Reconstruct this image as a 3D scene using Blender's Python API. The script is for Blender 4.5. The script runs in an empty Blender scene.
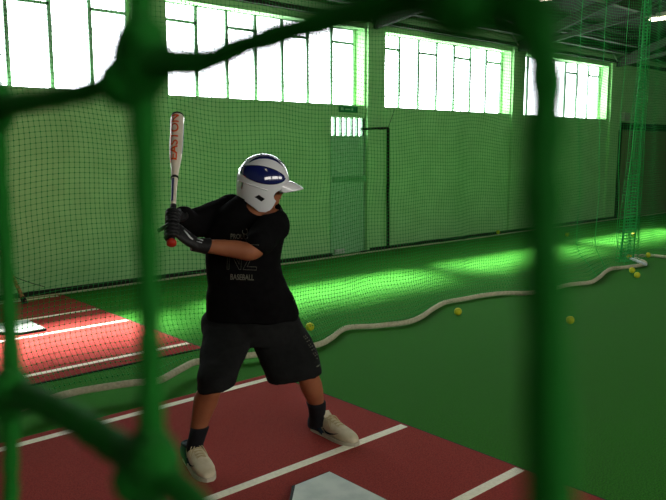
import bpy, bmesh, math, random
import numpy as np
from mathutils import Vector, Matrix, noise
from mathutils.bvhtree import BVHTree
random.seed(7)
C = bpy.context.scene.collection
SC = bpy.context.scene
PI = math.pi

# ------------------------------------------------------------------ camera
F = 720.0; CX, CY = 333.0, 250.0
PITCH = math.atan(101 / F); YAW = math.atan((1138 - CX) * math.cos(PITCH) / F); H = 1.6
FH = Vector((math.cos(YAW), math.sin(YAW), 0)); RT = Vector((math.sin(YAW), -math.cos(YAW), 0))
FW = FH * math.cos(PITCH) + Vector((0, 0, -math.sin(PITCH))); UP = RT.cross(FW)
EYE = Vector((0, 0, H)); Z = Vector((0, 0, 1))
def ray(x, y): return FW + RT * ((x - CX) / F) - UP * ((y - CY) / F)
def fl(x, y, z=0.0):
    d = ray(x, y); return EYE + d * ((z - H) / d.z)
def onY(x, y, Y):
    d = ray(x, y); return EYE + d * (Y / d.y)
def onX(x, y, X):
    d = ray(x, y); return EYE + d * (X / d.x)
def Q(x, y, h):
    d = ray(x, y); return EYE + d * (h / d.dot(FH))
cam = bpy.data.cameras.new('camera'); co = bpy.data.objects.new('camera', cam); C.objects.link(co)
co.matrix_world = Matrix(((RT.x, UP.x, -FW.x, 0), (RT.y, UP.y, -FW.y, 0), (RT.z, UP.z, -FW.z, H), (0, 0, 0, 1)))
cam.sensor_fit = 'HORIZONTAL'; cam.sensor_width = 36; cam.lens = 36 * F / 666
cam.clip_start = 0.004; cam.clip_end = 200
cam.dof.use_dof = True; cam.dof.focus_distance = 3.7; cam.dof.aperture_fstop = cam.lens / 1.9
SC.camera = co

# ------------------------------------------------------------------ materials
def lin(c):
    return tuple((v / 255 / 12.92 if v / 255 <= .04045 else ((v / 255 + .055) / 1.055) ** 2.4) for v in c) + (1,)
def mat(name, c, rough=.8, c2=None, scale=20, bump=0, bscale=None, metal=0, spec=.3, coat=0, detail=4):
    m = bpy.data.materials.new(name); m.use_nodes = True; nt = m.node_tree; b = nt.nodes['Principled BSDF']
    b.inputs['Roughness'].default_value = rough; b.inputs['Metallic'].default_value = metal
    b.inputs['Specular IOR Level'].default_value = spec; b.inputs['Coat Weight'].default_value = coat
    tc = nt.nodes.new('ShaderNodeTexCoord'); n = nt.nodes.new('ShaderNodeTexNoise')
    n.inputs['Scale'].default_value = scale; n.inputs['Detail'].default_value = detail
    nt.links.new(tc.outputs['Object'], n.inputs['Vector'])
    r = nt.nodes.new('ShaderNodeValToRGB'); r.color_ramp.elements[0].position = .35; r.color_ramp.elements[1].position = .65
    r.color_ramp.elements[0].color = lin(c2 or tuple(v * .92 for v in c)); r.color_ramp.elements[1].color = lin(c)
    nt.links.new(n.outputs['Fac'], r.inputs['Fac']); nt.links.new(r.outputs['Color'], b.inputs['Base Color'])
    if bump:
        n2 = nt.nodes.new('ShaderNodeTexNoise'); n2.inputs['Scale'].default_value = bscale or scale * 4; n2.inputs['Detail'].default_value = 3
        nt.links.new(tc.outputs['Object'], n2.inputs['Vector'])
        bp = nt.nodes.new('ShaderNodeBump'); bp.inputs['Strength'].default_value = bump; bp.inputs['Distance'].default_value = .01
        nt.links.new(n2.outputs['Fac'], bp.inputs['Height']); nt.links.new(bp.outputs['Normal'], b.inputs['Normal'])
    return m
def emis(name, c, s):
    m = bpy.data.materials.new(name); m.use_nodes = True; nt = m.node_tree
    nt.nodes.remove(nt.nodes['Principled BSDF']); e = nt.nodes.new('ShaderNodeEmission')
    e.inputs['Color'].default_value = lin(c); e.inputs['Strength'].default_value = s
    nt.links.new(e.outputs[0], nt.nodes['Material Output'].inputs[0]); return m
def thread(name, c, tr=.45, rough=.7):
    m = bpy.data.materials.new(name); m.use_nodes = True; nt = m.node_tree; b = nt.nodes['Principled BSDF']
    b.inputs['Base Color'].default_value = lin(c); b.inputs['Roughness'].default_value = rough
    t = nt.nodes.new('ShaderNodeBsdfTranslucent'); t.inputs['Color'].default_value = lin(c)
    x = nt.nodes.new('ShaderNodeMixShader'); x.inputs[0].default_value = tr
    nt.links.new(b.outputs[0], x.inputs[1]); nt.links.new(t.outputs[0], x.inputs[2])
    nt.links.new(x.outputs[0], nt.nodes['Material Output'].inputs[0]); return m
def glazing():
    m = bpy.data.materials.new('frosted_glazing'); m.use_nodes = True; nt = m.node_tree
    nt.nodes.remove(nt.nodes['Principled BSDF'])
    e = nt.nodes.new('ShaderNodeEmission'); e.inputs['Color'].default_value = (.93, .97, 1, 1); e.inputs['Strength'].default_value = PANE
    t = nt.nodes.new('ShaderNodeBsdfTransparent'); x = nt.nodes.new('ShaderNodeMixShader'); x.inputs[0].default_value = .5
    nt.links.new(e.outputs[0], x.inputs[1]); nt.links.new(t.outputs[0], x.inputs[2])
    nt.links.new(x.outputs[0], nt.nodes['Material Output'].inputs[0]); return m
PANE = 21.0; FILL_PANE = 9.0
M = dict(
    turf=mat('green_turf', (46, 132, 22), .9, (22, 84, 12), 130, .5, 400, spec=.08),
    mat_=mat('red_turf', (168, 60, 52), .9, (132, 42, 38), 150, .5, 500, spec=.1),
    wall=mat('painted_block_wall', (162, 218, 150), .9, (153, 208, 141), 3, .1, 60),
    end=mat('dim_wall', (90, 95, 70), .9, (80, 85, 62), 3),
    black=mat('black_metal', (12, 14, 12), .6), skirt=mat('black_skirting', (24, 38, 22), .8),
    roof=mat('roof_lining', (28, 32, 24), .95, (22, 26, 18), 4), steel=mat('grey_steel', (34, 38, 28), .85),
    band=mat('roof_panel', (62, 68, 50), .9), mull=mat('window_frame', (120, 150, 130), .6),
    reveal=mat('window_reveal', (190, 205, 190), .8),
    white=mat('white_line', (252, 248, 226), .9, (238, 234, 210), 60), rope=mat('lead_rope', (205, 202, 172), .95, (180, 176, 146), 50, .5, 300),
    tubing=mat('white_tubing', (215, 220, 225), .5),
    plate=mat('plate_rubber', (205, 215, 205), .6, (185, 198, 190), 10), edge=mat('plate_edge', (10, 12, 12), .7),
    net=thread('net_thread', (44, 160, 76), .6), netrope=thread('net_rope', (8, 112, 22), .35, .95), netcord=thread('net_cord', (50, 190, 95), .5),
    skin=mat('skin', (150, 92, 62), .6, (140, 84, 56), 12, .05, 200), shirt=mat('black_cotton', (17, 17, 18), .95, (13, 13, 14), 30, .3, 500, spec=.05),
    shorts=mat('charcoal_shorts', (30, 31, 31), .9, (25, 26, 26), 30, .3, 400, spec=.08), sock=mat('black_sock', (14, 15, 20), .95),
    shoe=mat('cream_leather', (205, 196, 168), .6, (188, 178, 150), 25), sole=mat('shoe_sole', (190, 186, 165), .8), lace=mat('lace', (185, 172, 135), .9),
    collar=mat('shoe_lining', (20, 38, 52), .8), glove=mat('glove_leather', (22, 22, 24), .55, (15, 15, 17), 40, .4, 150), silver=mat('silver_print', (190, 195, 200), .4),
    hw=mat('helmet_white', (214, 214, 218), .22, (210, 210, 214), 4, spec=.5, coat=.6), hb=mat('helmet_navy', (22, 30, 92), .12, (20, 27, 84), 4, spec=.6, coat=1),
    pad=mat('helmet_pad', (18, 18, 20), .95), hair=mat('dark_hair', (26, 20, 16), .9, (18, 14, 12), 90),
    eye=mat('eye_white', (215, 210, 200), .3), iris=mat('iris', (46, 30, 20), .3), lip=mat('lips', (150, 84, 70), .5),
    bat=mat('bat_silver', (244, 232, 214), .3, (218, 206, 190), 8, metal=.25, spec=.5, coat=.4), orange=mat('orange_print', (228, 88, 32), .4),
    blue=mat('blue_print', (38, 46, 110), .4), grip=mat('bat_grip', (32, 32, 34), .8, (24, 24, 26), 60), knob=mat('knob_rubber', (170, 40, 22), .6),
    print=mat('shirt_print', (112, 112, 100), .9, (80, 80, 70), 200), ballm=mat('yellow_ball', (208, 208, 44), .7, (190, 194, 38), 60), seam=mat('ball_seam', (150, 150, 40), .8),
    wood=mat('brown_wood', (215, 165, 105), .7, (100, 68, 38), 30), shutter=mat('roller_shutter', (125, 135, 98), .7), pale=mat('pale_plastic', (170, 185, 165), .6),
    sign=mat('green_sign', (14, 120, 60), .5), signw=mat('sign_white', (150, 205, 160), .5), door=mat('painted_door', (150, 210, 155), .7), bar=mat('push_bar', (110, 180, 118), .5),
    pane=glazing(), fill_pane=emis('rear_fill_glow', (255, 250, 240), FILL_PANE), lamp=emis('lamp_tube', (255, 246, 215), 8.0), lampbody=mat('lamp_housing', (150, 150, 130), .6),
)

for k in ('turf', 'mat_'):
    b = M[k].node_tree.nodes['Principled BSDF']; b.inputs['Sheen Weight'].default_value = .04; b.inputs['Sheen Roughness'].default_value = .35; b.inputs['Sheen Tint'].default_value = (1, 1, .85, 1)
# ------------------------------------------------------------------ builders
def obj(name, verts, faces, m, parent=None, smooth=False):
    me = bpy.data.meshes.new(name); me.from_pydata([tuple(v) for v in verts], [], faces); me.update()
    return link(name, me, m, parent, smooth)
def link(name, me, m, parent=None, smooth=False):
    me.materials.clear(); me.materials.append(M[m] if isinstance(m, str) else m)
    if smooth: me.polygons.foreach_set('use_smooth', [True] * len(me.polygons))
    o = bpy.data.objects.new(name, me); C.objects.link(o)
    if parent:
        o.parent = parent; o.matrix_parent_inverse = Matrix.Translation(-parent.location) if not parent.rotation_euler.z else Matrix()
        if parent.parent: o.matrix_parent_inverse = Matrix()
    return o
def empty(name, loc, label, cat, group=None):
    o = bpy.data.objects.new(name, None); C.objects.link(o); o.location = loc; o.empty_display_size = .1
    return tag(o, label, cat, group)
def tag(o, label, cat, group=None, kind=None):
    o['label'] = label; o['category'] = cat
    if group: o['group'] = group
    if kind: o['kind'] = kind
    return o
def struct(o): o['kind'] = 'structure'; return o
class G:
    def __init__(s): s.v = []; s.f = []
    def add(s, v, f):
        n = len(s.v); s.v += [Vector(a) for a in v]; s.f += [tuple(i + n for i in q) for q in f]; return s
    def box(s, a, b):
        x0, y0, z0 = a; x1, y1, z1 = b
        return s.add([(x0,y0,z0),(x1,y0,z0),(x1,y1,z0),(x0,y1,z0),(x0,y0,z1),(x1,y0,z1),(x1,y1,z1),(x0,y1,z1)],
                     [(0,3,2,1),(4,5,6,7),(0,1,5,4),(1,2,6,5),(2,3,7,6),(3,0,4,7)])
    def bar(s, p, q, w, h, up=Z):
        p = Vector(p); q = Vector(q); d = (q - p).normalized(); a = d.cross(up).normalized() * w / 2; b = a.cross(d).normalized() * h / 2
        v = [p-a-b, p+a-b, p+a+b, p-a+b, q-a-b, q+a-b, q+a+b, q-a+b]
        return s.add(v, [(0,1,2,3),(7,6,5,4),(0,4,5,1),(1,5,6,2),(2,6,7,3),(3,7,4,0)])
    def prism(s, poly, z0, z1):
        n = len(poly); v = [(x, y, z0) for x, y in poly] + [(x, y, z1) for x, y in poly]
        return s.add(v, [tuple(range(n))[::-1], tuple(range(n, 2*n))] + [(i, (i+1) % n, n + (i+1) % n, n + i) for i in range(n)])
    def tube(s, pts, r, n=8, caps=True):
        pts = [Vector(p) for p in pts]; N = len(pts); rr = r if isinstance(r, (list, tuple)) else [r] * N
        ref = None; vs = []
        for i, p in enumerate(pts):
            t = (pts[min(i+1, N-1)] - pts[max(i-1, 0)]).normalized()
            if ref is None: ref = t.orthogonal().normalized()
            ref = (ref - t * ref.dot(t)).normalized(); b = t.cross(ref)
            vs += [p + (ref * math.cos(2*PI*k/n) + b * math.sin(2*PI*k/n)) * rr[i] for k in range(n)]
        fs = [(i*n+k, i*n+(k+1) % n, (i+1)*n+(k+1) % n, (i+1)*n+k) for i in range(N-1) for k in range(n)]
        if caps: fs += [tuple(range(n))[::-1], tuple(range((N-1)*n, N*n))]
        return s.add(vs, fs)
    def loft(s, secs, n=28, e=2.0):          # secs: (centre, axis a, axis b) -> closed superellipse tube
        vs = []
        for c, a, b in secs:
            for k in range(n):
                t = 2*PI*k/n; ct, st = math.cos(t), math.sin(t)
                vs.append(Vector(c) + a * math.copysign(abs(ct) ** (2/e), ct) + b * math.copysign(abs(st) ** (2/e), st))
        N = len(secs)
        fs = [(i*n+k, i*n+(k+1) % n, (i+1)*n+(k+1) % n, (i+1)*n+k) for i in range(N-1) for k in range(n)]
        fs += [tuple(range(n))[::-1], tuple(range((N-1)*n, N*n))]
        return s.add(vs, fs)
    def ball(s, c, r, axes=None, n=16):
        c = Vector(c); ax = axes or (Vector((1,0,0)), Vector((0,1,0)), Vector((0,0,1)))
        r = r if isinstance(r, (tuple, list)) else (r, r, r); vs = []; m = n // 2
        for i in range(1, m):
            for k in range(n):
                a = PI*i/m; b = 2*PI*k/n
                vs.append(c + ax[0]*r[0]*math.sin(a)*math.cos(b) + ax[1]*r[1]*math.sin(a)*math.sin(b) + ax[2]*r[2]*math.cos(a))
        T = len(vs); vs += [c + ax[2]*r[2], c - ax[2]*r[2]]
        fs = [(i*n+k, (i+1)*n+k, (i+1)*n+(k+1) % n, i*n+(k+1) % n) for i in range(m-2) for k in range(n)]
        fs += [(T, k, (k+1) % n) for k in range(n)] + [(T+1, (m-2)*n+(k+1) % n, (m-2)*n+k) for k in range(n)]
        return s.add(vs, fs)
    def build(s, name, m, parent=None, smooth=False): return obj(name, s.v, s.f, m, parent, smooth)
def catmull(P, n=6):
    P = [Vector(p) for p in P]; out = []
    for i in range(len(P)-1):
        a, b, c, d = P[max(i-1, 0)], P[i], P[i+1], P[min(i+2, len(P)-1)]
        for k in range(n):
            t = k/n; out.append(.5*((2*b) + (c-a)*t + (2*a-5*b+4*c-d)*t*t + (3*b-a-3*c+d)*t**3))
    return out + [P[-1]]
def fuse(g, voxel, smooth_it=6, fac=.5, wrinkle=None, cut=None):
    """union of closed shapes as one continuous mesh"""
    me = bpy.data.meshes.new('t'); me.from_pydata([tuple(v) for v in g.v], [], g.f)
    bm = bmesh.new(); bm.from_mesh(me); bmesh.ops.recalc_face_normals(bm, faces=bm.faces); bm.to_mesh(me); bm.free()
    o = bpy.data.objects.new('t', me); C.objects.link(o)
    r = o.modifiers.new('r', 'REMESH'); r.mode = 'VOXEL'; r.voxel_size = voxel
    k = o.modifiers.new('s', 'SMOOTH'); k.iterations = smooth_it; k.factor = fac
    dg = bpy.context.evaluated_depsgraph_get(); ev = o.evaluated_get(dg)
    res = bpy.data.meshes.new_from_object(ev, depsgraph=dg)
    bpy.data.objects.remove(o); bpy.data.meshes.remove(me)
    if wrinkle:
        for v in res.vertices:
            v.co = v.co + v.normal * wrinkle(v.co)
    return res

# ------------------------------------------------------------------ the hall
YW = 8.05; YG = 8.3; X0, X1 = -3.0, 24.0; YR = -4.5
OPEN = [(.78, 4.18), (4.53, 7.93), (8.36, 11.79), (12.1, 15.52)]; ZB, ZT = 2.25, 3.42
struct(obj('floor', [(X0,YR,0),(X1,YR,0),(X1,YG,0),(X0,YG,0)], [(0,1,2,3)], 'turf'))
g = G(); FX0, FX1, FZ0, FZ1 = 7.24, 7.93, 1.8, 2.07
xs = [X0] + [v for o in OPEN for v in o] + [X1]
T = .3
for i in range(0, len(xs), 2): g.box((xs[i], YW, 0), (xs[i+1], YW+T, 3.75))
for k, (a, b) in enumerate(OPEN):
    g.box((a, YW, ZT), (b, YW+T, 3.75))
    if k == 1:
        g.box((a, YW, 0), (FX0, YW+T, ZB)); g.box((FX1, YW, 0), (b, YW+T, ZB))
        g.box((FX0, YW+.12, 0), (FX1, YW+T, FZ0)); g.box((FX0, YW, FZ1), (FX1, YW+T, ZB))
    else: g.box((a, YW, 0), (b, YW+T, ZB))
struct(g.build('wall_left', 'wall'))
for a in (4.2, 7.95, 11.8, 15.6, 19.6):           # piers between the windows
    w = .35 if a < 5 else .4 if a < 15 else .5
    struct(G().box((a, YW-.05, 0), (a+w-.03, YW, 3.5)).build('trim_%d' % (2 + (4.2, 7.95, 11.8, 15.6, 19.6).index(a)), 'wall'))
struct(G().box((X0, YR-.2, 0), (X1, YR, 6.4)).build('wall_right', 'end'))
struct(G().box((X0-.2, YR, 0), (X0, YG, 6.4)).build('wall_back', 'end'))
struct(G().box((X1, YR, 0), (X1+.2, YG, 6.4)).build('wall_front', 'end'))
struct(G().box((X0, YW-.09, 0), (7.18, YW-.055, .05)).box((8.0, YW-.09, 0), (16.0, YW-.055, .05)).build('baseboard_left', 'skirt'))
# sloped ceiling
zr = lambda y: 3.75 + (YG - y) * .30
g = G().add([(X0,YG+.1,3.72),(X1,YG+.1,3.72),(X1,1.8,zr(1.8)),(X0,1.8,zr(1.8)),(X1,YR-.2,3.9),(X0,YR-.2,3.9)], [(0,1,2,3),(3,2,4,5)])
struct(g.build('ceiling', 'roof'))
# windows
for k, (a, b) in enumerate(OPEN):
    lo, hi = a + .09, b - .035
    w = (hi - lo) / 7; fr = G(); x = [lo + w*i for i in range(8)]
    for xi in x: fr.box((xi-.022, YG-.05, ZB), (xi+.022, YG, ZT+.05))
    fr.box((a-.1, YG-.05, ZB-.02), (b+.1, YG, ZB+.02)); fr.box((a-.1, YG-.05, ZT-.02), (b+.1, YG, ZT+.06))
    for i in range(0, 7, 2): fr.box((x[i], YG-.05, 3.18), (x[i+1], YG-.01, 3.215))
    f = struct(fr.build('window_%d' % (k+1), 'mull'))
    for i in range(7):
        obj('pane', [(x[i], YG-.02, ZB), (x[i+1], YG-.02, ZB), (x[i+1], YG-.02, ZT), (x[i], YG-.02, ZT)], [(0,3,2,1)], 'pane', f)
    r = G(); r.box((b-.012, YW+.001, ZB), (b-.001, YG-.05, ZT)); r.box((a+.001, YW+.001, ZB), (a+.012, YG-.05, ZT))
    r.box((a, YW+.001, ZB+.001), (b, YG-.05, ZB+.01)); r.box((a, YW+.001, ZT-.01), (b, YG-.05, ZT-.001))
    r.box((b-.05, YG-.06, ZB), (b, YG, ZT)); r.build('reveal', 'wall', f)
# glowing windows added on the unseen opposite wall for more ambient light
for k, (a, b) in enumerate(((-2.0, 1.6), (2.2, 5.8), (6.4, 10.0))):
    fr = G(); x = [a + (b-a)/7*i for i in range(8)]
    for xi in x: fr.box((xi-.022, YR, 2.3), (xi+.022, YR+.05, 3.6))
    fr.box((a, YR, 2.27), (b, YR+.06, 2.32)).box((a, YR, 3.58), (b, YR+.06, 3.63))
    f = struct(fr.build('window_%d' % (k+5), 'mull'))
    for i in range(7): obj('pane', [(x[i], YR+.02, 2.3), (x[i+1], YR+.02, 2.3), (x[i+1], YR+.02, 3.6), (x[i], YR+.02, 3.6)], [(0,1,2,3)], 'fill_pane', f)
# door under window 2, with a barred fanlight
d = G().box((FX0, YW+.012, 0), (FX1, YW+.11, FZ0)).build('door_1', 'door'); struct(d)
G().box((FX0+.02, YW-.02, 1.10), (FX1+.06, YW+.04, 1.19)).box((FX0+.04, YW+.02, 1.06), (FX1-.05, YW+.06, 1.10)).build('push_bar', 'bar', d)
g = G()
for i in range(7):
    xi = FX0 + (FX1-FX0) * i/6; g.box((xi-.016, YW+.03, FZ0), (xi+.016, YW+.09, FZ1))
g.build('fanlight_bars', 'mull', d)
obj('fanlight', [(FX0, YW+.1, FZ0), (FX1, YW+.1, FZ0), (FX1, YW+.1, FZ1), (FX0, YW+.1, FZ1)], [(0,3,2,1)], 'pane', d)
G().box((FX0-.03, YW-.02, 0), (FX0, YW+.05, FZ0)).box((FX1, YW-.01, 0), (FX1+.012, YW+.05, FZ0)).build('door_frame', 'door', d)
# exit sign
s = empty('exit_sign', (7.55, YW-.01, 2.2), 'small green emergency exit sign on the wall above the barred door light', 'sign')
G().box((7.38, YW-.02, 2.145), (7.76, YW, 2.235)).build('sign_panel', 'sign', s)
G().box((7.41, YW-.024, 2.17), (7.46, YW-.02, 2.215)).box((7.50, YW-.024, 2.182), (7.60, YW-.02, 2.20)).box((7.63, YW-.024, 2.17), (7.66, YW-.02, 2.21)).build('pictogram', 'signw', s)
s = G().box((7.28, YW-.05, .02), (7.47, YW-.022, .085)).build('floor_box', 'reveal'); tag(s, 'small white box at the foot of the green door', 'box')
# black net frame beside pier
s = empty('net_frame', (8.45, YW-.2, 0), 'thin black metal frame standing on the floor against the window wall', 'frame')
P1, P2, P3 = onY(388, 128, YW-.12), onY(388, 249, YW-.12), onY(361, 129, YW-.12); P2.z = 0
G().bar(P2, P1, .035, .035, Vector((0,1,0))).build('post', 'black', s); G().bar(P3, P1, .035, .035).build('top_bar', 'black', s)
G().tube([P1, onY(398, 100, YW-.12)], .004, 5).build('stay_wire', 'black', s); P4 = P3.copy(); P4.z = 0
G().bar(P4, P3, .006, .006, Vector((0,1,0))).build('hinge_post', 'door', s); G().box((P3.x, YW-.135, 0), (P1.x, YW-.105, .03)).build('sill_bar', 'black', s)
# roller shutter door at the far end
RS = 16.12
d = struct(G().box((RS-.05, YW-.08, 2.03), (19.45, YW-.0, 2.2)).build('door_2', 'black'))
g = G()
for i in range(18): g.box((RS, YW-.05, i*.113), (19.4, YW-.01, i*.113+.095)); g.box((RS, YW-.03, i*.113+.095), (19.4, YW-.01, i*.113+.113))
g.build('shutter', 'shutter', d); G().box((RS-.1, YW-.09, 0), (RS, YW-.0, 2.03)).box((19.4, YW-.09, 0), (19.5, YW-.0, 2.03)).build('guide_rail', 'steel', d)
s = G().box((15.98+.15, YW-.12, 2.24), (16.38, YW-.0, 2.42)).build('alarm_box', 'pale'); tag(s, 'pale square box on the far wall above the roller shutter', 'box')
# roof members
g = struct(G().box((X0, YW-.1, 3.5), (X1, YW+.05, 3.56)).build('trim_1', 'steel'))
for i, (y, z, h) in enumerate(((7.75, 3.68, .05), (7.5, 3.8, .04), (6.3, 4.16, .22), (4.2, 4.86, .12))):
    s = struct(G().box((X0, y-.05, z-h/2), (X1, y+.05, z+h/2)).build('trim_%d' % (10+i), 'band' if h > .1 else 'steel'))
for i, x in enumerate((.3, 4.2, 8.1, 11.95, 15.8, 19.7)):
    s = struct(G().bar((x, YW-.02, 3.5), (x, 1.8, zr(1.8)-.16), .09, .16).bar((x, 1.8, zr(1.8)-.16), (x, YR, 3.8), .09, .16).build('trim_%d' % (20+i), 'steel'))
    struct(G().bar((x, YW-.02, 3.45), (x, 1.8, 4.35), .07, .08).bar((x, 5.6, 3.82), (x, 4.6, 4.5), .05, .05).bar((x, 3.8, 4.08), (x, 4.6, 4.5), .05, .05).build('trim_%d' % (30+i), 'steel'))
    struct(G().bar((x-.35, YW-.1, 3.72), (x-.12, YW-.1, 3.52), .02, .02).build('trim_%d' % (40+i), 'reveal'))
# strip lamps
def lamp(x, y, z, label):
    s = empty('ceiling_lamp', (x, y, z), label, 'lamp', None)
    G().box((x-.15, y-.6, z), (x+.15, y+.6, z+.07)).build('housing', 'lampbody', s)
    for q in (-.07, .07): G().tube([(x+q, y-.56, z-.02), (x+q, y+.56, z-.02)], .02, 8).build('tube', 'lamp', s)
    for q in (-.4, .4): G().bar((x, y+q, z+.07), (x, y+q, zr(y+q)-.02 if y+q > 1.8 else z+.6), .015, .015, Vector((0,1,0))).build('hanger', 'black', s)
    return s
p = fl(512, 3, 4.03); lamp(p.x, p.y-.35, 4.03, 'lit strip lamp at the top edge of the photo above the third window')
p = fl(664, 17, 4.03); lamp(p.x, p.y-.3, 4.03, 'lit strip lamp in the top right corner under the dark roof')
for k, (x, y) in enumerate(((5.4, -.3), (1.2, .3))):
    lamp(x, y, 4.0, ('strip lamp above the near cage, out of the photo', 'strip lamp hanging behind the photographer')[k])

# ------------------------------------------------------------------ mats and plates
def turf_mat(y0, y1, lines, label, name='batting_mat'):
    s = empty(name, (1, (y0+y1)/2, 0), label, 'mat')
    g = G().box((-1.6, y0, .0), (3.0, y1, .012)); g.build('mat_surface', 'mat_', s)
    e = G().box((3.0, y0, 0), (3.012, y1, .010)).box((-1.6, y0-.012, 0), (3.0, y0, .010)); e.build('mat_edging', 'skirt', s)
    for i, (y, xa, xb) in enumerate(lines):
        g = G()
        g.box((xa, y-.026, .012), (xb, y+.026, .0145)); g.build('painted_line', 'white', s)
    return s
turf_mat(.85, 3.99, [(3.90, -1.5, 2.93), (2.685, -1.5, 3.02-.04), (1.91, -1.5, 2.985)], 'near dark red turf batting mat with white lines under the batter')
turf_mat(4.9, 7.9, [(5.09, -1.5, 2.985), (6.18, -1.5, 2.985), (6.83, -1.5, 2.985), (7.74, -1.5, 2.94)], 'far reddish turf batting mat with white lines behind the netting on the left')
def plate(x, y, label):      # front edge at x, centred on y
    s = empty('home_plate', (x, y, 0), label, 'home plate'); h = .216
    poly = [(x, y-h), (x, y+h), (x-.216, y+h), (x-.43, y), (x-.216, y-h)]
    G().prism([(x+(a-x)*1.0+(.008 if a == x else -.012), y+(b-y)*1.05) for a, b in poly], .012, .030).build('bevelled_edge', 'edge', s)
    G().prism(poly, .0301, .034).build('plate_top', 'plate', s)
PC = fl(329.5, 471.5, .034)
plate(PC.x, PC.y-.216, 'pale five-sided home plate on the near red mat, cut by the bottom of the photo')
plate(2.27, 6.52, 'white home plate on the far mat at the left edge of the photo')

# ------------------------------------------------------------------ dividing net
RP = [((-40,428),.1),((0,414),.1),((40,402),.1),((80,391),.1),((130,383),.1),((160,380),.09),((190,364),.09),((202,361),.08),((228,357),.06),((251,355),.05),((285,350),.04),((316,345),.03),((331,338),.03),((346,328),.03),
      ((379,325.6),.03),((415,320),.03),((440,304.5),.03),((460,299.5),.03),((498,293.5),.03),((534,292.5),.03),((570,284.5),.03),((593,281.5),.03),((609,269.5),.03),((627,267),.03),((646,263.5),.03),((633,257.5),.03)]
ropeP = [fl(p[0], p[1], z) for p, z in RP]
pre = [Vector((.04, 4.62, .12)), Vector((.6, 4.5, .1))]
rope1 = catmull(pre + ropeP, 7)
rope1 = [p + Vector((0, .012*noise.noise(p*4), 0)) for p in rope1]
end = [fl(631, 256, .03), fl(652, 255.5, .03), fl(680, 256, .03), Vector((13.0, 4.75, .03))]
ry = sorted([(p.x, p.y, p.z) for p in pre + ropeP[:-2]] + [(10.3, 4.62, .03), (13, 4.75, .03)])
RX, RYY, RZ = [np.array(c) for c in zip(*ry)]
net = empty('dividing_net', (5, 4.6, 0), 'long green mesh net hanging down the hall between the two batting lanes', 'net')
S = .034; NX, NZ = int(12.9 / S), int(4.15 / S)
def net_xyz():
    x = .04 + np.arange(NX)[:, None] * S + np.zeros((1, NZ)); zf = np.arange(NZ)[None, :] / (NZ-1) + np.zeros((NX, 1))
    yb = np.interp(x, RX, RYY); zb = np.interp(x, RX, RZ); z = zb + (4.15 - zb) * zf
    w = np.clip(z / .4, 0, 1); w = w*w*(3-2*w)
    amp = .03 + .02*np.clip((x-4)/4, 0, 2)
    y = yb*(1-w) + (4.6 + amp*np.sin(x*3.1+.6*np.sin(x*1.3)) + .02*np.sin(x*8.3+z*.7) + .015*np.sin(z*2.3+x))*w
    z = z - .03*np.sin(PI*zf)*(1+np.sin(x*1.9)) + .012*np.sin(x*7.1+z)*np.sin(PI*zf) + .02*np.sin(x*2.6+z*2.1)*np.sin(PI*zf)
    xx = x + .014*np.sin(z*3.2+x*2.0) + .01*np.sin(z*7.7+x*.7)
    return np.stack([xx, y, z], -1)
N3 = net_xyz()
def grid_threads(Gd, r, knot, name, m, parent, mask=None):
    """triangular threads both ways through a grid of nodes plus a knot at each"""
    nx, nz, _ = Gd.shape; V = []; Fc = []; off = 0
    offs = np.array([[0, -1.0, 0], [.87, .5, 0], [-.87, .5, 0]]) * r; offh = np.array([[0, -1.0, 0], [0, .5, .87], [0, .5, -.87]]) * r
    for o3, A in ((offs, Gd), (offh, Gd.transpose(1, 0, 2))):
        a, b, _ = A.shape; v = (A[:, :, None, :] + o3[None, None]).reshape(-1, 3); V.append(v)
        i, j, k = np.meshgrid(np.arange(a), np.arange(b-1), np.arange(3), indexing='ij'); k2 = (k+1) % 3
        base = (i*b+j)*3; nb = base+3
        Fc.append(np.stack([base+k, base+k2, nb+k2, nb+k], -1).reshape(-1, 4) + off); off += len(v)
    if knot:
        kn = np.array([[1,0,0],[-1,0,0],[0,1,0],[0,-1,0],[0,0,1],[0,0,-1]])*knot
        v = (Gd[:, :, None, :] + kn[None, None]).reshape(-1, 3); V.append(v); nn = nx*nz
        tri = np.array([[0,2,4],[2,1,4],[1,3,4],[3,0,4],[2,0,5],[1,2,5],[3,1,5],[0,3,5]])
        KF = (np.arange(nn)[:, None, None]*6 + tri[None]).reshape(-1, 3) + off
    else: KF = np.zeros((0, 3), int)
    V = np.concatenate(V); Fc = np.concatenate(Fc); me = bpy.data.meshes.new(name)
    me.vertices.add(len(V)); me.vertices.foreach_set('co', V.astype(np.float32).ravel())
    nl = Fc.size + KF.size; me.loops.add(nl); me.loops.foreach_set('vertex_index', np.concatenate([Fc.ravel(), KF.ravel()]).astype(np.int32))
    st = np.concatenate([np.arange(len(Fc))*4, Fc.size + np.arange(len(KF))*3]).astype(np.int32)
    me.polygons.add(len(st)); me.polygons.foreach_set('loop_start', st); me.update(calc_edges=True)
    return link(name, me, m, parent)
grid_threads(N3, .0013, .0062, 'mesh', 'net', net)
br = G().tube(rope1, .024, 8).build('lead_rope', 'rope', net, True)
G().tube(catmull(end, 5), .022, 8).build('lead_rope', 'rope', net, True)
G().tube([fl(646, 264.5, .05), fl(640, 262, .06), fl(631, 258.5, .05)], .021, 8).build('white_rope_sleeve', 'tubing', net, True)
G().tube([(0.04, 4.6, 4.16), (12.9, 4.6, 4.16)], .006, 6).build('top_cable', 'black', net)
def seam(x, xe, r):
    i = min(NX-1, int((x-.04)/S)); a = [Vector(N3[i, j]) for j in range(0, NZ, 4)]
    G().tube([p + Vector(((xe-x)*p.z/4, -.01, 0)) for p in a], r, 5).build('seam_cord', 'netcord', net)
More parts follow.
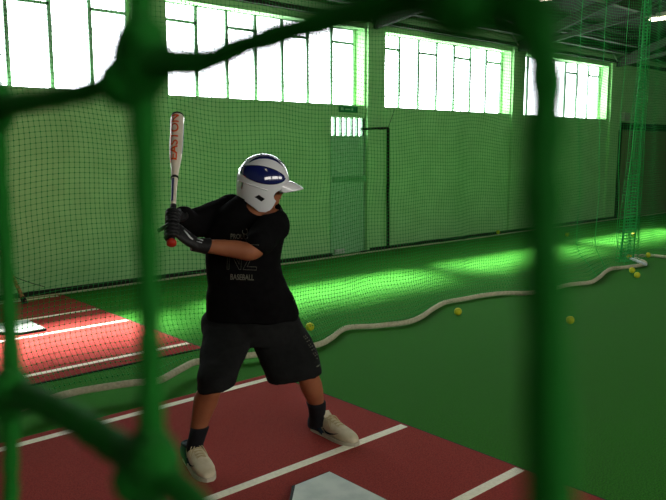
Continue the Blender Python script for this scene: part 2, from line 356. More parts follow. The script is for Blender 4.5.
for x, xe, r in ((8.3, 8.15, .003), (8.8, 8.8, .0035), (9.3, 9.2, .0035)): seam(x, xe, r)
# gathered column of netting
gc = empty('gathered_net', (10.0, 4.7, 0), 'green net gathered into a tall narrow column reaching the floor near the yellow balls', 'net')
a = []
for j in range(93):
    t = j/92; z = .03 + t*4.1; cx = 9.9 + .16*min(1, t*1.6) ; wd = .34*(1-t)**1.3 + .055
    a.append([(cx + wd*(i/10-.5)*1.1 + .01*math.sin(z*5+i), 4.72 + (.05+.05*(1-t))*math.sin(i*2.2) , z) for i in range(11)])
a = np.array(a).transpose(1, 0, 2)
grid_threads(a, .004, .007, 'mesh', 'netcord', gc)
for i in (0, 10): G().tube([Vector(a[i, j]) for j in range(0, 93, 4)], .009, 6).build('edge_cord', 'netcord', gc)
# rope lying at the foot of the window wall
G().tube([(x, 7.86+.02*math.sin(x*1.7), .012) for x in np.arange(3.1, 23.5, .3)], .011, 6)
s = G().tube([(x, 7.84+.02*math.sin(x*1.7), .013) for x in np.arange(X0+.2, 23.5, .3)], .012, 6).build('wall_rope', 'rope'); tag(s, 'thin pale rope lying along the floor at the foot of the window wall', 'rope')

# ------------------------------------------------------------------ the near net the photo is taken through
XN = .037
fn = empty('near_net', (XN, 0, 0), 'thick out of focus green net ropes with big knots close in front of the view', 'net')
node = {}
S2 = .0435
colsY = {0: onX(546, -14, XN).y, 1: onX(146, 60, XN).y, 2: onX(8, 390, XN).y}
z0 = onX(142, 62, XN).z; z1 = onX(152, 462, XN).z; dz = z0 - z1
def nd(i, k):
    key = (i, k)
    if key not in node:
        if i in colsY: y = colsY[i]
        elif i > 2: y = colsY[2] + S2*(i-2)
        else: y = colsY[0] + S2*i
        node[key] = Vector((XN + .002*math.sin(i*2.1+k*3.3), y, z0 - dz*k))
    return node[key]
node[(1,0)] = onX(141, 60, XN); node[(1,1)] = onX(152, 464, XN); node[(2,0)] = onX(-6, 107, XN); node[(2,1)] = onX(12, 392, XN)
node[(0,0)] = onX(500, -48, XN); node[(0,1)] = onX(556, 735, XN)
I0, I1, K0, K1 = -30, 103, -34, 36
near = G(); far = G()
PATH = {(1,1,1): [(12,392),(50,406),(85,426),(118,448),(152,464)], (1,0,1): [(-6,107),(50,99),(98,88),(122,74),(141,60)], (0,0,0): [(500,-48),(536,30),(547,95),(542,160),(545,260),(549,400),(556,735)], (0,0,1): [(141,60),(200,62),(240,47),(300,28),(360,11),(430,-8),(500,-48)]}
for i in range(I0, I1):
    for k in range(K0, K1):
        a = nd(i, k)
        if a.z < 0.01: continue
        cl = abs(i-1) < 6 and abs(k) < 6
        for b, horiz in ((nd(i+1, k), 1), (nd(i, k+1), 0)):
            if b.z < 0: continue
            if cl:
                mid = [(a.lerp(b, t)) for t in np.linspace(0, 1, 13)]
                sag = Vector((0, 0, -.0022)) if horiz else Vector((0, .0012*math.sin(i*5+k*2+1), 0))
                if (i, k, horiz) == (0, 0, 1): sag = Vector((0, 0, -.0012))
                if (i, k, horiz) == (0, 0, 0): sag = Vector((0, -.0015, 0))
                pts = [p + sag*math.sin(PI*j/12) for j, p in enumerate(mid)]
                if (i, k, horiz) in PATH: pts = [onX(u, v, XN) for u, v in PATH[(i, k, horiz)]][::-1 if horiz else 1]; pts = catmull(pts, 12)[::2]; pts = [pts[int(round(j*(len(pts)-1)/12))] for j in range(13)]
                rr = [.00135 + .0001*math.sin(j*2.4) for j in range(13)]
                near.tube(catmull(pts, 3), [(1.5 if (i, k, horiz) == (1, 1, 1) else 1)*.00135 + .00010*math.sin(j*1.3) + .0016*math.exp(-min(j, 36-j)/2.6) for j in range(37)], 8)
            else: far.tube([a, b], .0013, 3, caps=False)
        if cl:
            near.ball(a, (.0031, .0042, .0046), n=14); near.ball(a + Vector((-.001, .0018, -.0022)), (.003, .003, .003), n=12); near.ball(a + Vector((-.001, -.0022, .002)), (.0026, .003, .0024), n=12)
near.build('net_ropes', 'netrope', fn, True); far.build('net_mesh', 'netrope', fn)

# ------------------------------------------------------------------ balls
def make_ball(p, label):
    s = empty('yellow_ball', p, label, 'ball', 'yellow practice balls on the turf'); R = .037
    G().ball(p, R, n=24).build('cover', 'ballm', s, True)
    pts = []
    for k in range(61):
        t = 2*PI*k/60; v = Vector((math.cos(t)+.35*math.cos(3*t), math.sin(t)-.35*math.sin(3*t), .75*math.sin(2*t))).normalized(); pts.append(Vector(p)+v*R)
    G().tube(pts, .0014, 5, caps=False).build('seam', 'seam', s)
    return s
BP = [((458,311.5),'yellow ball just in front of the pale rope, in the middle of the hall'),
 ((570,324),'yellow ball lying alone on the open turf, nearest to the camera on the right'),
 ((498,234),'small ball near the window wall left of the thick near net strand'), ((567,236.5),'small ball beyond the net just right of the thick near net strand'),
 ((633,237),'small ball seen through the gathered green net column'), ((629,259),'greenish ball touching the foot of the gathered net column on its left'),
 ((648,257.5),'greenish ball beside the gathered net column on its right'), ((632,273),'upper of two touching yellow balls near the rope bend'),
 ((637,278),'lower of two touching yellow balls near the rope bend'), ((310,331),'bright ball half hidden behind the thigh of the batter')]
first = None
for (px, lb) in BP:
    p = fl(px[0], px[1], .037)
    if first is None: first = make_ball(Vector((0,0,.037)), lb); root = first
    else:
        root = first.copy(); C.objects.link(root); root['label'] = lb
        for ch in first.children:
            c = ch.copy(); C.objects.link(c); c.parent = root
    root.location = p; root.rotation_euler = (0, 0, 0)

# stick leaning at the left
s = empty('wooden_stick', (2.62, 7.8, 0), 'brown wooden stick with a dark foot leaning against the wall by the far mat', 'stick')
b = fl(25, 302, .03); tp = Vector((b.x-.62, YW-.02, 1.15)); tp = b + (onY(5, 262, 7.9)-b)*2.2
G().tube([b, tp], .02, 8).build('shaft', 'wood', s, True); G().tube([b+Vector((0,0,-.016)), b+(tp-b)*.05], .028, 10).build('foot', 'black', s, True)
G().tube(catmull([onY(0, 263, 7.92), onY(10, 274, 7.92), onY(25, 281, 7.92), onY(45, 287, 7.92)], 5), .004, 5).build('cord', 'black', s)
# ------------------------------------------------------------------ the batter
def evalmesh(me, mods):
    o = bpy.data.objects.new('t', me); C.objects.link(o)
    for kind, kw in mods:
        m = o.modifiers.new(kind, kind)
        for k, v in kw.items(): setattr(m, k, v)
    ev = o.evaluated_get(bpy.context.evaluated_depsgraph_get())
    r = bpy.data.meshes.new_from_object(ev); bpy.data.objects.remove(o); return r
def tree(me):
    return BVHTree.FromPolygons([v.co.copy() for v in me.vertices], [tuple(p.vertices) for p in me.polygons])
def gmesh(g):
    me = bpy.data.meshes.new('m'); me.from_pydata([tuple(v) for v in g.v], [], g.f)
    bm = bmesh.new(); bm.from_mesh(me); bmesh.ops.recalc_face_normals(bm, faces=bm.faces); bm.to_mesh(me); bm.free(); return me
def lettering(name, txt, size, org, right, up, view, bvh, m, parent, outline=0, shear=0, off=.002, sx=1.0):
    cu = bpy.data.curves.new('t', 'FONT'); cu.body = txt; cu.size = size; cu.align_x = 'CENTER'; cu.align_y = 'CENTER'; cu.shear = shear; cu.resolution_u = 3
    if outline: cu.fill_mode = 'NONE'; cu.bevel_depth = outline; cu.bevel_resolution = 0
    else: cu.offset = size*.02
    o = bpy.data.objects.new('t', cu); C.objects.link(o)
    me = bpy.data.meshes.new_from_object(o.evaluated_get(bpy.context.evaluated_depsgraph_get())); bpy.data.objects.remove(o)
    bm = bmesh.new(); bm.from_mesh(me)
    bmesh.ops.subdivide_edges(bm, edges=[e for e in bm.edges if e.calc_length() > size*.25], cuts=2, use_grid_fill=False)
    bm.to_mesh(me); bm.free()
    for v in me.vertices:
        p = org + right*v.co.x*sx + up*v.co.y
        hit = bvh.ray_cast(p - view*.5, view)
        v.co = (hit[0] - view*(off + max(0, v.co.z)*.5)) if hit[0] else p
    me.name = name
    return link(name, me, m, parent)
man = empty('person', (1.9, 3.1, 0.012), 'batter in black shirt, dark shorts and a blue and white helmet on the red mat', 'person')
mw = lambda px, h: px * h / 713
def fold(sc, amp, st=(1, 1, .35)):
    return lambda p: amp*noise.noise(Vector((p.x*st[0], p.y*st[1], p.z*st[2]))*sc) + amp*.5*noise.noise(Vector((p.x+p.z*.7, p.y, p.z*1.3-p.x*.4))*sc*1.4)
def tsec(px0, px1, y, h, b, a=None): return (Q((px0+px1)/2, y, h), (a or RT)*mw((px1-px0)/2, h), FH*b)
def limb(g, pts, n=20):
    cs = catmull([p for p, r in pts], 5); m = len(pts)
    rr = [float(np.interp(i/5, range(m), [r for p, r in pts])) for i in range(len(cs))]
    g.tube(cs, rr, n)
    g.ball(cs[0], rr[0]*.98, n=14); g.ball(cs[-1], rr[-1]*.98, n=14)
# joints
shR, elR, wrR = Q(229, 214, 3.76), Q(189, 221, 3.62), Q(182, 216, 3.44)
shL, elL, wrL = Q(274, 222, 3.60), Q(252.5, 251, 3.33), Q(198, 245, 3.26)
hipR, knR, anR = Q(231, 322, 3.78), Q(214, 380, 3.42), Q(195, 444, 3.48)
hipL, knL, anL = Q(271, 322, 3.82), Q(301, 365, 3.62), Q(317, 414, 3.87)
Hc = Q(263.5, 181, 3.66)
hf = (RT*math.cos(math.radians(10)) + FH*math.sin(math.radians(10)) - Z*.10).normalized(); hs = Z.cross(hf).normalized(); hu = hf.cross(hs)
HP = lambda f, s, u: Hc + hf*f + hs*s + hu*u
HA = (hf, hs, hu)
g = G()
g.loft([tsec(214, 288, 330, 3.80, .12), tsec(213, 290, 318, 3.79, .13), tsec(217, 285, 295, 3.75, .115), tsec(217, 277, 270, 3.71, .11), tsec(216, 280, 245, 3.67, .12), tsec(217, 281, 228, 3.66, .115), tsec(228, 276, 212, 3.65, .09), tsec(240, 271, 203, 3.65, .06)], 30, 2.3)
limb(g, [(Q(260, 217, 3.64), .076), (Q(261, 204, 3.64), .070), (HP(-.012, 0, -.07), .056)])
limb(g, [(shR, .068), (shR.lerp(elR, .5), .055), (elR, .044), (elR.lerp(wrR, .35), .043), (wrR, .028)])
limb(g, [(shL, .070), (shL.lerp(elL, .55), .054), (elL, .043), (elL.lerp(wrL, .3), .043), (elL.lerp(wrL, .65), .036), (wrL, .027), (Q(190, 241.5, 3.25), .024)])
limb(g, [(hipR, .09), (hipR.lerp(knR, .5) + FH*.05, .065), (knR + FH*.02, .050), (Q(206, 400, 3.47), .062), (Q(200, 422, 3.49), .045), (anR, .037)])
limb(g, [(hipL, .09), (hipL.lerp(knL, .5) + FH*.05, .065), (knL + FH*.05, .050), (Q(311, 385, 3.72), .060), (Q(315.5, 400, 3.80), .046), (anL, .037)])
# head
g.ball(HP(-.006, 0, .015), (.096, .076, .105), HA, 24); g.ball(HP(.022, 0, -.055), (.066, .056, .062), HA, 18)
g.ball(HP(.068, 0, -.098), (.024, .026, .019), HA, 12); g.ball(HP(.072, 0, -.02), (.022, .045, .04), HA, 14)
g.tube([HP(.084, 0, -.002), HP(.098, 0, -.022), HP(.108, 0, -.040), HP(.092, 0, -.050)], [.009, .011, .0125, .011], 10); g.ball(HP(.098, .009, -.044), .0085, n=8); g.ball(HP(.098, -.009, -.044), .0085, n=8)
g.ball(HP(.086, 0, -.066), (.012, .024, .0075), HA, 10); g.ball(HP(.084, 0, -.078), (.012, .021, .0075), HA, 10)
g.ball(HP(.080, 0, .016), (.016, .046, .011), HA, 12)
for q in (-1, 1): g.ball(HP(-.005, q*.078, -.02), (.018, .010, .032), HA, 12); g.ball(HP(.060, q*.040, -.035), (.022, .022, .020), HA, 12)
body = link('body', fuse(g, .0075, 4), 'skin', man, True)
G().ball(HP(.093, 0, -.0665), (.0062, .020, .0042), HA, 12).ball(HP(.091, 0, -.0775), (.0065, .018, .005), HA, 12).build('lips', 'lip', man, True)
for q in (-1, 1):
    e = G().ball(HP(.081, q*.031, -.004), .0125, HA, 14).build('eye', 'eye', man, True)
    G().ball(HP(.0895, q*.031, -.004), (.0045, .006, .006), HA, 10).build('iris', 'iris', e, True)
    G().tube([HP(.088, q*.014, .020), HP(.092, q*.030, .025), HP(.080, q*.046, .021)], [.003, .004, .002], 6).build('eyebrow', 'hair', man, True)
hm = G().ball(HP(-.018, 0, .022), (.094, .083, .108), HA, 28)
hm.v = [v + hu*(-.0) for v in hm.v]; hm.ball(HP(-.065, 0, -.055), (.035, .055, .045), HA, 16)
link('hair', fuse(hm, .006, 3), 'hair', man, True)
# helmet
def Dp(ph):
    d = abs((math.degrees(ph) + 180) % 360 - 180)
    return float(np.interp(d, [0, 36, 50, 58, 65, 76, 99, 113, 135, 180], [.012, .018, .030, .085, .125, .150, .150, .130, .105, .078]))
def hsurf(ph, v, o=0.0):
    a = .136 if math.cos(ph) < 0 else .130; b = .114; c = .134
    if v <= .6:
        t = v/.6*PI/2; return (a+o)*math.cos(ph)*math.sin(t), (b+o)*math.sin(ph)*math.sin(t), (c+o)*math.cos(t)
    d = (v-.6)/.4*Dp(ph); k = 1 - 7.5*d*d
    return (a+o)*math.cos(ph)*k, (b+o)*math.sin(ph)*k, -d
NP, NV = 120, 40; hv = []; hfc = []
for j in range(1, NV+1):
    for i in range(NP): hv.append(HP(*hsurf(2*PI*i/NP, j/NV)))
for j in range(NV-1):
    for i in range(NP): hfc.append((j*NP+i, (j+1)*NP+i, (j+1)*NP+(i+1) % NP, j*NP+(i+1) % NP))
hv.append(HP(0, 0, .134)); hfc += [(len(hv)-1, i, (i+1) % NP) for i in range(NP)]
me = bpy.data.meshes.new('h'); me.from_pydata([tuple(v) for v in hv], [], hfc)
me = evalmesh(me, [('SOLIDIFY', dict(thickness=.007, offset=1.0 if False else -1.0))])
cut = G()
for q in (-1, 1):
    for f, u, wf, wu in ((-.020, -.082, .026, .016), (-.110, -.030, .004, .016)):
        dia = [(f-wf, u+wu*.2), (f-wf*.2, u+wu), (f+wf, u-wu*.1), (f+wf*.4, u-wu)] if wf > .01 else [(f-wf, u-wu), (f-wf, u+wu), (f+wf, u+wu*1.1), (f+wf, u-wu)]
        vs = [HP(a, q*.03, b) for a, b in dia] + [HP(a, q*.16, b) for a, b in dia]
        cut.add(vs, [(0,1,2,3), (7,6,5,4), (0,4,5,1), (1,5,6,2), (2,6,7,3), (3,7,4,0)])
for q in (-1, 1): cut.ball(HP(.104, q*.085, -.066), (.058, .055, .034), HA, 24)
cm = gmesh(cut); cobj = bpy.data.objects.new('c', cm); C.objects.link(cobj)
me = evalmesh(me, [('BOOLEAN', dict(object=cobj, operation='DIFFERENCE', solver='EXACT')), ('BEVEL', dict(width=.002, segments=2, angle_limit=.9))]); bpy.data.objects.remove(cobj)
hel = link('helmet', me, 'hw', man, True)
# brim
bv = []; NB, NT = 28, 8
for side in (0, 1):
    for j in range(NT+1):
        for i in range(NB+1):
            ph = math.radians(-58 + 116*i/NB); t = j/NT; x, y, u = hsurf(ph, .62)
            L = .082*max(0, math.cos(ph*1.5))**.55
            bv.append(HP(x - .006 + L*t, y*(1-.12*t), -.018 + .032*math.cos(ph*1.45)*1.0 - .026*t*t - .006*t - side*.006*(1-.4*t)))
K = (NB+1)*(NT+1); bf = []
for j in range(NT):
    for i in range(NB):
        a = j*(NB+1)+i; bf += [(a, a+1, a+NB+2, a+NB+1), (K+a, K+a+NB+1, K+a+NB+2, K+a+1)]
for i in range(NB):
    a = NT*(NB+1)+i; bf += [(a, a+1, K+a+1, K+a), (i+1, i, K+i, K+i+1)]
for j in range(NT):
    for a in (j*(NB+1), j*(NB+1)+NB): bf.append((a, a+NB+1, K+a+NB+1, K+a))
bm_ = G(); bm_.add(bv, bf); link('brim', gmesh(bm_), 'hw', hel, True)
def leaf(fn, name='blue_panel'):
    vs = []; fs = []; A, B = 26, 10
    for i in range(A+1):
        s = -1 + 2*i/A
        for j in range(B+1): vs.append(fn(s, -1 + 2*j/B))
    for i in range(A):
        for j in range(B): fs.append((i*(B+1)+j, i*(B+1)+j+1, (i+1)*(B+1)+j+1, (i+1)*(B+1)+j))
    m = evalmesh(gmesh(G().add(vs, fs)), [('SOLIDIFY', dict(thickness=.002, offset=0))]); link(name, m, 'hb', hel, True)
def sideleaf(q):
    def fn(s, t):
        x = -.014 + s*.117; z = .036 - .012*s + t*(.046 if t < 0 else .040)*(1-s*s)**.6
        a = .1375 if x < 0 else .1315; y = .1155*math.sqrt(max(0, 1-(x/a)**2-(z/.1355)**2)); return HP(x, q*y, z)
    return fn
def topleaf(s, t):
    x = .0 + s*.105; y = t*.030*(1-s*s)**.8; a = .1375 if x < 0 else .1315
    return HP(x, y, .1355*math.sqrt(max(0, 1-(x/a)**2-(y/.1155)**2)))
leaf(sideleaf(1)); leaf(sideleaf(-1)); leaf(topleaf)
for q in (-1, 1): leaf(lambda s, t, q=q: HP(s*.085, q*(.052 + .0*s) + t*.010*(1-s*s)**.8, .1355*math.sqrt(max(0, 1-(s*.085/.1315)**2-((q*.052 + t*.010*(1-s*s)**.8)/.1155)**2))))
for q in (-1, 1):        # raised ridge round the ear and dark pads inside
    rp = [hsurf(math.radians(dg), .6+.4*dd/Dp(math.radians(dg)), .001) for dg, dd in ((160,.006),(140,.012),(120,.022),(100,.032),(84,.040))]
    G().tube(catmull([HP(x, abs(y)*q, z) for x, y, z in rp], 5), .003, 6).build('ear_ridge', 'hw', hel, True)
    G().ball(HP(.0, q*.087, -.045), (.06, .012, .06), HA, 14).build('ear_pad', 'pad', hel, True)
# shirt
g = G()
g.loft([tsec(206, 299, 319, 3.76, .145), tsec(206, 299, 312, 3.76, .150), tsec(206, 294, 298, 3.74, .148), tsec(208, 286, 283, 3.72, .145), tsec(207, 281, 265, 3.69, .142), tsec(207, 283, 246, 3.67, .145), tsec(208, 287, 230, 3.66, .142), tsec(213, 286, 217, 3.655, .125), tsec(219, 282, 208, 3.65, .105), tsec(229, 277, 200, 3.65, .085), tsec(237, 271, 194.5, 3.65, .068)], 36, 2.35)
limb(g, [(shR + Z*.012 + RT*.02, .094), (shR.lerp(elR, .5) - Z*.012, .088), (elR - Z*.01, .072), (elR.lerp(wrR, .4) - Z*.004, .058), (elR.lerp(wrR, .85), .050)])
limb(g, [(shL + Z*-.012, .082), (shL.lerp(elL, .40), .080), (shL.lerp(elL, .68), .070), (shL.lerp(elL, .88) + Z*.022 + RT*.012 - FH*.012, .060)])
w1 = fold(9, .010); shm = fuse(g, .0085, 7, .5, w1)
cu_ = bpy.data.objects.new('c', gmesh(G().ball(Q(264, 199.5, 3.58), (.096, .13, .084), (RT, FH, Z), 28))); C.objects.link(cu_)
shm = evalmesh(shm, [('BOOLEAN', dict(object=cu_, operation='DIFFERENCE', solver='EXACT'))]); bpy.data.objects.remove(cu_)
shirt = link('t_shirt', shm, 'shirt', man, True); sb = tree(shm)
vd = Q(243, 255, 3.5) - EYE; vd.normalize(); su = (Z - vd*Z.dot(vd)).normalized(); sr = vd.cross(su)
tilt = lambda d: (sr*math.cos(d) - su*math.sin(d), sr*math.sin(d) + su*math.cos(d))
r_, u_ = tilt(math.radians(3))
dcam = lambda x, y: (Q(x, y, 3.5) - EYE).normalized()
lettering('chest_print', 'PROUD', mw(7, 3.52), Q(239, 236.8, 3.52), r_, u_, dcam(239, 236.8), sb, 'print', shirt, sx=.72)
lettering('chest_print', 'NZ', mw(36, 3.5), Q(241.5, 259, 3.5), r_, u_, dcam(241, 259), sb, 'print', shirt, outline=.0011, sx=.62)
lettering('chest_print', 'BASEBALL', mw(8.0, 3.52), Q(242, 277.5, 3.52), r_, u_, dcam(242, 277), sb, 'print', shirt, sx=.68)
em = G().tube([Q(245+2.6*math.cos(t), 231.5+2.8*math.sin(t), 3.5) for t in np.linspace(-1.2, 3.6, 14)], .002, 6)
em.v = [(sb.ray_cast(v - dcam(245, 233)*.5, dcam(245, 233))[0] or v) - dcam(245, 233)*.003 + Vector((0,0,.0008*((i*7) % 5-2))) for i, v in enumerate(em.v)]
em.build('chest_emblem', 'print', shirt)
# shorts
g = G()
g.loft([tsec(209, 297, 306, 3.78, .125), tsec(201, 300, 318, 3.78, .145), tsec(201, 305, 330, 3.77, .155), tsec(205, 303, 341, 3.74, .13)], 34, 2.3)
g.loft([tsec(204, 252, 322, 3.76, .13), tsec(201, 252, 340, 3.66, .128), tsec(200, 246, 358, 3.54, .122), tsec(198, 240, 373, 3.46, .115), tsec(198, 236, 387, 3.45, .104, RT + Z*.12)], 28, 2.3)
g.loft([tsec(254, 301, 322, 3.80, .13), tsec(251, 312, 340, 3.76, .128), tsec(258, 319, 355, 3.70, .122), tsec(264, 322, 368, 3.66, .118, RT + Z*.08), tsec(268, 323, 377, 3.65, .112, RT + Z*.17)], 28, 2.3)
smh = fuse(g, .0085, 6, .5, fold(8, .010)); shorts = link('shorts', smh, 'shorts', man, True); hb_ = tree(smh)
g = G()
A, B = Vector((304.5, 335.5)), Vector((317.5, 358))
for k in range(9):
    c = A.lerp(B, k/8); d = (B-A).normalized(); n = Vector((d.y, -d.x))
    for q, ln in ((-1.2, 1.0), (.8, .8 if k % 2 else 1.1)):
        a = c + n*q; b = a + (n*ln if k % 3 else d*1.6*ln); hp = []
        for p in (a, b):
            dd = dcam(p.x, p.y); h = hb_.ray_cast(EYE + dd*2.5, dd)[0]; hp.append(h)
        if all(hp): g.tube([hp[0] - vd*.002, hp[1] - vd*.002], .0028, 5)
g.build('leg_print', 'print', shorts)
g = G(); hp = [hb_.ray_cast(EYE + dcam(x, y)*2.5, dcam(x, y))[0] for x, y in ((316.5, 366.5), (318, 366), (320, 364.2))]
if all(hp): g.tube([h - vd*.002 for h in hp], [.003, .0035, .001], 6).build('leg_mark', 'print', shorts)
# socks
G().loft([(knR.lerp(anR, .74), RT*.047, FH*.047), (knR.lerp(anR, .88), RT*.044, FH*.046), (anR, RT*.043, FH*.05), (anR - Z*.035, RT*.042, FH*.055)], 20).build('sock', 'sock', man, True)
G().loft([(Q(316, 402, 3.80), RT*.054, FH*.058), (Q(317, 408, 3.83), RT*.050, FH*.055), (anL, RT*.046, FH*.052), (anL - Z*.06, RT*.045, FH*.055)], 20).build('sock', 'sock', man, True)
# shoes
def shoe(heel, toe, z0, toeup=0):
    d = (toe-heel); d.z = 0; L = d.length; d.normalize(); s = Z.cross(d); B0 = Vector((heel.x, heel.y, z0))
    P = lambda t, q, z: B0 + d*L*t + s*q + Z*z
    g = G(); sec = [(-.03,.040,.050),(0,.058,.078),(.1,.070,.092),(.22,.074,.094),(.34,.080,.098),(.44,.087,.092),(.55,.095,.078),(.68,.101,.066),(.80,.098,.056),(.90,.082,.047),(.97,.056,.036),(1.0,.034,.026)]
    g.loft([(P(t, 0, .010 + h/2), s*w/2, Z*h/2) for t, w, h in sec], 24, 2.5)
    me = fuse(g, .0045, 3); sh = link('shoe', me, 'shoe', man, True); bv = tree(me)
    out = []; n = 40
    W = lambda t: float(np.interp(t, [c[0] for c in sec], [c[1] for c in sec]))/2 + .004
    ts = np.linspace(-.04, 1.02, 22)
    ring = [(t, W(t)*(1 if .0 < t < .97 else .8)) for t in ts] + [(t, -W(t)*(1 if .0 < t < .97 else .8)) for t in ts[::-1]]
    vs = [P(t, q, .0) for t, q in ring] + [P(t, q, .020) for t, q in ring]; N = len(ring)
    link('sole', gmesh(G().add(vs, [tuple(range(N)), tuple(range(N, 2*N))] + [(i, (i+1) % N, N+(i+1) % N, N+i) for i in range(N)])), 'sole', sh)
    top = lambda t, q, o=.003: (bv.ray_cast(P(t, q, .3), -Z)[0] or P(t, q, .07)) + Z*o
    lg = G()
    for k in range(5):
        t = .36 + k*.062; lg.tube([top(t, -.024), top(t+.015, 0, .005), top(t+.032, .024)], .0024, 5); lg.tube([top(t, .024), top(t+.015, 0, .006), top(t+.032, -.024)], .0024, 5)
    for q in (-1, 1): lg.tube(catmull([top(.36, 0, .008), top(.42, q*.03, .014), top(.52, q*.046, .010), top(.46, q*.02, .012), top(.37, 0, .008)], 4), .0022, 5)
    lg.build('lace', 'lace', sh)
    tg = G(); tg.loft([(P(.40, 0, .088), s*.026, d*.006), (P(.33, 0, .108), s*.030, d*.007 + Z*.002), (P(.27, 0, .130), s*.027, d*.006)], 14, 3).build('tongue', 'shoe', sh, True)
    cg = G(); ring = [P(.13 + .155*math.cos(a), .041*math.sin(a), .097 + .006*math.cos(a)) for a in np.linspace(0, 2*PI, 25)]
    cg.tube(ring, .008, 8).build('collar', 'collar', sh, True)
    hc = [(-.075,.050,.060),(-.05,.078,.086),(.04,.094,.098),(.12,.098,.104),(.20,.099,.098),(.27,.098,.060),(.33,.095,.026)]
    G().loft([(P(t, 0, .001 + h/2), s*w/2, Z*h/2) for t, w, h in hc], 24, 2.5).build('heel_counter', 'collar', sh, True)
    hg = G(); hg.loft([(P(-.035+.0*i, 0, z), s*w, d*.020) for i, (z, w) in enumerate(((.022, .028), (.05, .033), (.085, .028)))], 14).build('heel_patch', 'collar', sh, True)
    for q in (-1, 1):
        sp = []
        for t, z in ((.34, .050), (.42, .032), (.52, .034), (.64, .046), (.72, .056)):
            h = bv.ray_cast(P(t, q*.2, z), -s*q)[0]
            if h: sp.append(h + s*q*.001)
        if len(sp) > 2: G().tube(sp, [.0025, .006, .0055, .003, .001][:len(sp)], 6).build('side_mark', 'collar', sh, True)
    return sh
shoe(fl(188.5, 458, .012), fl(210, 481.5, .012), .012)
shoe(fl(314.5, 429, .012), fl(356.5, 446, .012), .012)
# bat
KN, TP = Q(171.5, 243.5, 3.17), Q(177.7, 115.5, 3.76); ax = (TP-KN).normalized(); BL = (TP-KN).length
bt = empty('baseball_bat', KN, 'silver and orange baseball bat held upright above the shoulder of the batter', 'bat')
BP_ = lambda t: KN + ax*BL*t
def rad(t): return float(np.interp(t, [0, .35, .48, .56, .64, .72, .97, .985, 1.0], [.0125, .0125, .0155, .022, .0295, .0325, .0335, .031, .022]))
G().tube([BP_(t) for t in np.linspace(.475, 1, 40)], [rad(t) for t in np.linspace(.475, 1, 40)], 28).build('barrel', 'bat', bt, True)
G().tube([BP_(t) for t in np.linspace(.27, .475, 12)], [rad(t) for t in np.linspace(.27, .475, 12)], 20).build('taper', 'bat', bt, True)
G().tube([BP_(t) for t in np.linspace(.01, .27, 12)], [.0145]*12, 16).build('grip', 'grip', bt, True)
G().tube([BP_(.468), BP_(.482)], .0185, 20).build('ring', 'black', bt, True)
G().tube([BP_(.982), BP_(.996), BP_(1.006)], [.0335, .031, .018], 24).build('end_cap', 'steel', bt, True)
G().tube([BP_(-.012), BP_(-.004), BP_(.012), BP_(.024)], [.015, .022, .022, .014], 24).build('knob', 'knob', bt, True)
vb = (BP_(.75)-EYE).normalized(); e2 = -(vb - ax*vb.dot(ax)).normalized(); e1 = ax.cross(e2); e1 = e1 if e1.dot(RT) > 0 else -e1
bb = tree(gmesh(G().tube([BP_(t) for t in np.linspace(.3, 1, 50)], [rad(t) for t in np.linspace(.3, 1, 50)], 32)))
def stripe(t0, t1, a0, a1, m, name):
    vs = []; fs = []; A, B = 16, 5
    for i in range(A+1):
        t = t0 + (t1-t0)*i/A
        for j in range(B+1):
            a = math.radians(a0 + (a1-a0)*j/B); vs.append(BP_(t) + (e1*math.sin(a) + e2*math.cos(a))*(rad(t)+.0008))
    for i in range(A):
        for j in range(B): fs.append((i*(B+1)+j, i*(B+1)+j+1, (i+1)*(B+1)+j+1, (i+1)*(B+1)+j))
    obj(name, vs, fs, m, bt, True)
stripe(.58, .975, -88, -52, 'orange', 'orange_stripe'); stripe(.66, .92, 66, 84, 'blue', 'blue_stripe'); stripe(.29, .46, -75, -10, 'blue', 'blue_stripe')
vv = -(e2*math.cos(math.radians(-16)) + e1*math.sin(math.radians(-16)))
cu = bpy.data.curves.new('t', 'FONT'); cu.body = 'EASTON'; cu.size = .056; cu.align_x = 'CENTER'; cu.align_y = 'CENTER'; cu.shear = .15; cu.offset = .0009
o_ = bpy.data.objects.new('t', cu); C.objects.link(o_); me = bpy.data.meshes.new_from_object(o_.evaluated_get(bpy.context.evaluated_depsgraph_get())); bpy.data.objects.remove(o_)
bm = bmesh.new(); bm.from_mesh(me)
for _ in range(3): bmesh.ops.subdivide_edges(bm, edges=[e for e in bm.edges if e.calc_length() > .008], cuts=1)
bmesh.ops.triangulate(bm, faces=bm.faces); bm.to_mesh(me); bm.free()
for v in me.vertices:
    t = .775 + v.co.x*1.5/BL; a_ = math.radians(-20) - v.co.y/.033; v.co = BP_(t) + (e1*math.sin(a_) + e2*math.cos(a_))*(rad(t) + .0018)
link('bat_lettering', me, 'orange', bt)
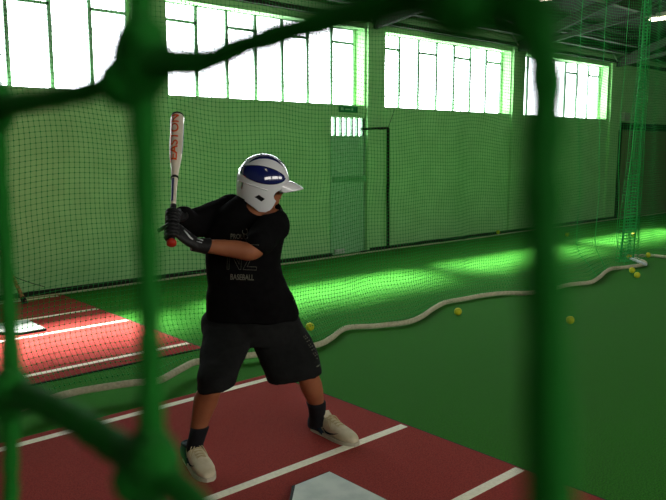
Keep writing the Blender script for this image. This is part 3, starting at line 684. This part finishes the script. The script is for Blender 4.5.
# gloves
def glove(c, wr, cam_side, label, extend=None, arm=None):
    d = wr - c; e1 = (d - ax*d.dot(ax)).normalized(); e2 = (cam_side - ax*cam_side.dot(ax)); e2 = (e2 - e1*e2.dot(e1)).normalized()
    g = G(); Rr = .026
    PT = lambda th, z, r=Rr: c + ax*z + e1*math.cos(th)*r + e2*math.sin(th)*r
    for k, (z, te, r) in enumerate(((.030, 285, .0098), (.010, 300, .0102), (-.010, 295, .0098), (-.029, 275, .0088))):
        if extend is not None and k == 0:
            pts = [PT(math.radians(a), z) for a in (60, 90, 120, 150)] + [extend.lerp(PT(math.radians(150), z), .5), extend]
        else: pts = [PT(math.radians(a), z) for a in range(55, te, 18)]
        g.tube(catmull(pts, 3), r, 10); g.ball(pts[-1], r, n=10); g.ball(PT(math.radians(70), z, Rr+.004), r*1.12, n=10)
    # palm slab between wrist and knuckles
    g.loft([(wr + (c-wr)*0 , ax*.030, e2*.024), (wr.lerp(c, .45) + e2*.010, ax*.040, e2*.020), (PT(math.radians(35), 0, .034), ax*.043, e2*.017), (PT(math.radians(62), 0, .030), ax*.040, e1*.012 + e2*.010)], 20, 2.4)
    th = [wr.lerp(c, .5) + ax*.022 - e2*.006, PT(math.radians(-20), .040, .030), PT(math.radians(-62), .044, .027), PT(math.radians(-100), .042, .026)]
    g.tube(catmull(th, 4), [.0145, .014, .0135, .013, .0125, .012, .012, .0115, .011, .011, .0105, .010, .010], 10); g.ball(th[-1], .010, n=10)
    if arm is not None: g.loft([(wr.lerp(arm, -.1), ax*.033, e2*.030), (wr.lerp(arm, .08), ax*.036, e2*.036), (wr.lerp(arm, .18), ax*.041, e2*.041)], 20)
    gl = link('batting_glove', fuse(g, .0032, 3), 'glove', man, True); return gl, e1, e2
gB, b1, b2 = glove(KN + ax*.062, wrL, -vb, 'b', extend=Q(159, 230.5, 3.235), arm=elL)
gT, t1, t2 = glove(KN + ax*.148, wrR, -RT, 't', arm=elR)
gt = tree(gB.data)
for P_, r in (([(184, 230), (186.5, 233), (190, 237.5), (193, 239.5)], [.003, .004, .005, .003]), ([(197, 238.5), (203, 240.5)], [.003, .003]), ([(196.5, 241.2), (202, 242.8)], [.002, .002])):
    hp = [gt.ray_cast(EYE + dcam(*p)*2.4, dcam(*p))[0] for p in P_]
    hp = [h - vd*.0008 for h in hp if h]
    if len(hp) > 1: G().tube(hp, r[:len(hp)], 6).build('glove_mark', 'silver', gB, True)


# ------------------------------------------------------------------ light
w = bpy.data.worlds.new('world'); SC.world = w; w.use_nodes = True
w.node_tree.nodes['Background'].inputs[0].default_value = (.8, .9, 1, 1); w.node_tree.nodes['Background'].inputs[1].default_value = 2.0
sun = bpy.data.lights.new('sun', 'SUN'); sun.energy = 85.0; sun.angle = math.radians(12); sun.color = (1, .98, .9)
so = bpy.data.objects.new('sun', sun); C.objects.link(so)
so.rotation_euler = Vector((-.80, -2.15, -2.75)).to_track_quat('-Z', 'Y').to_euler()
SC.view_settings.view_transform = 'Standard'; SC.view_settings.look = 'None'; SC.view_settings.gamma = 1
SC.view_settings.exposure = 0.14; SC.view_settings.use_curve_mapping = False
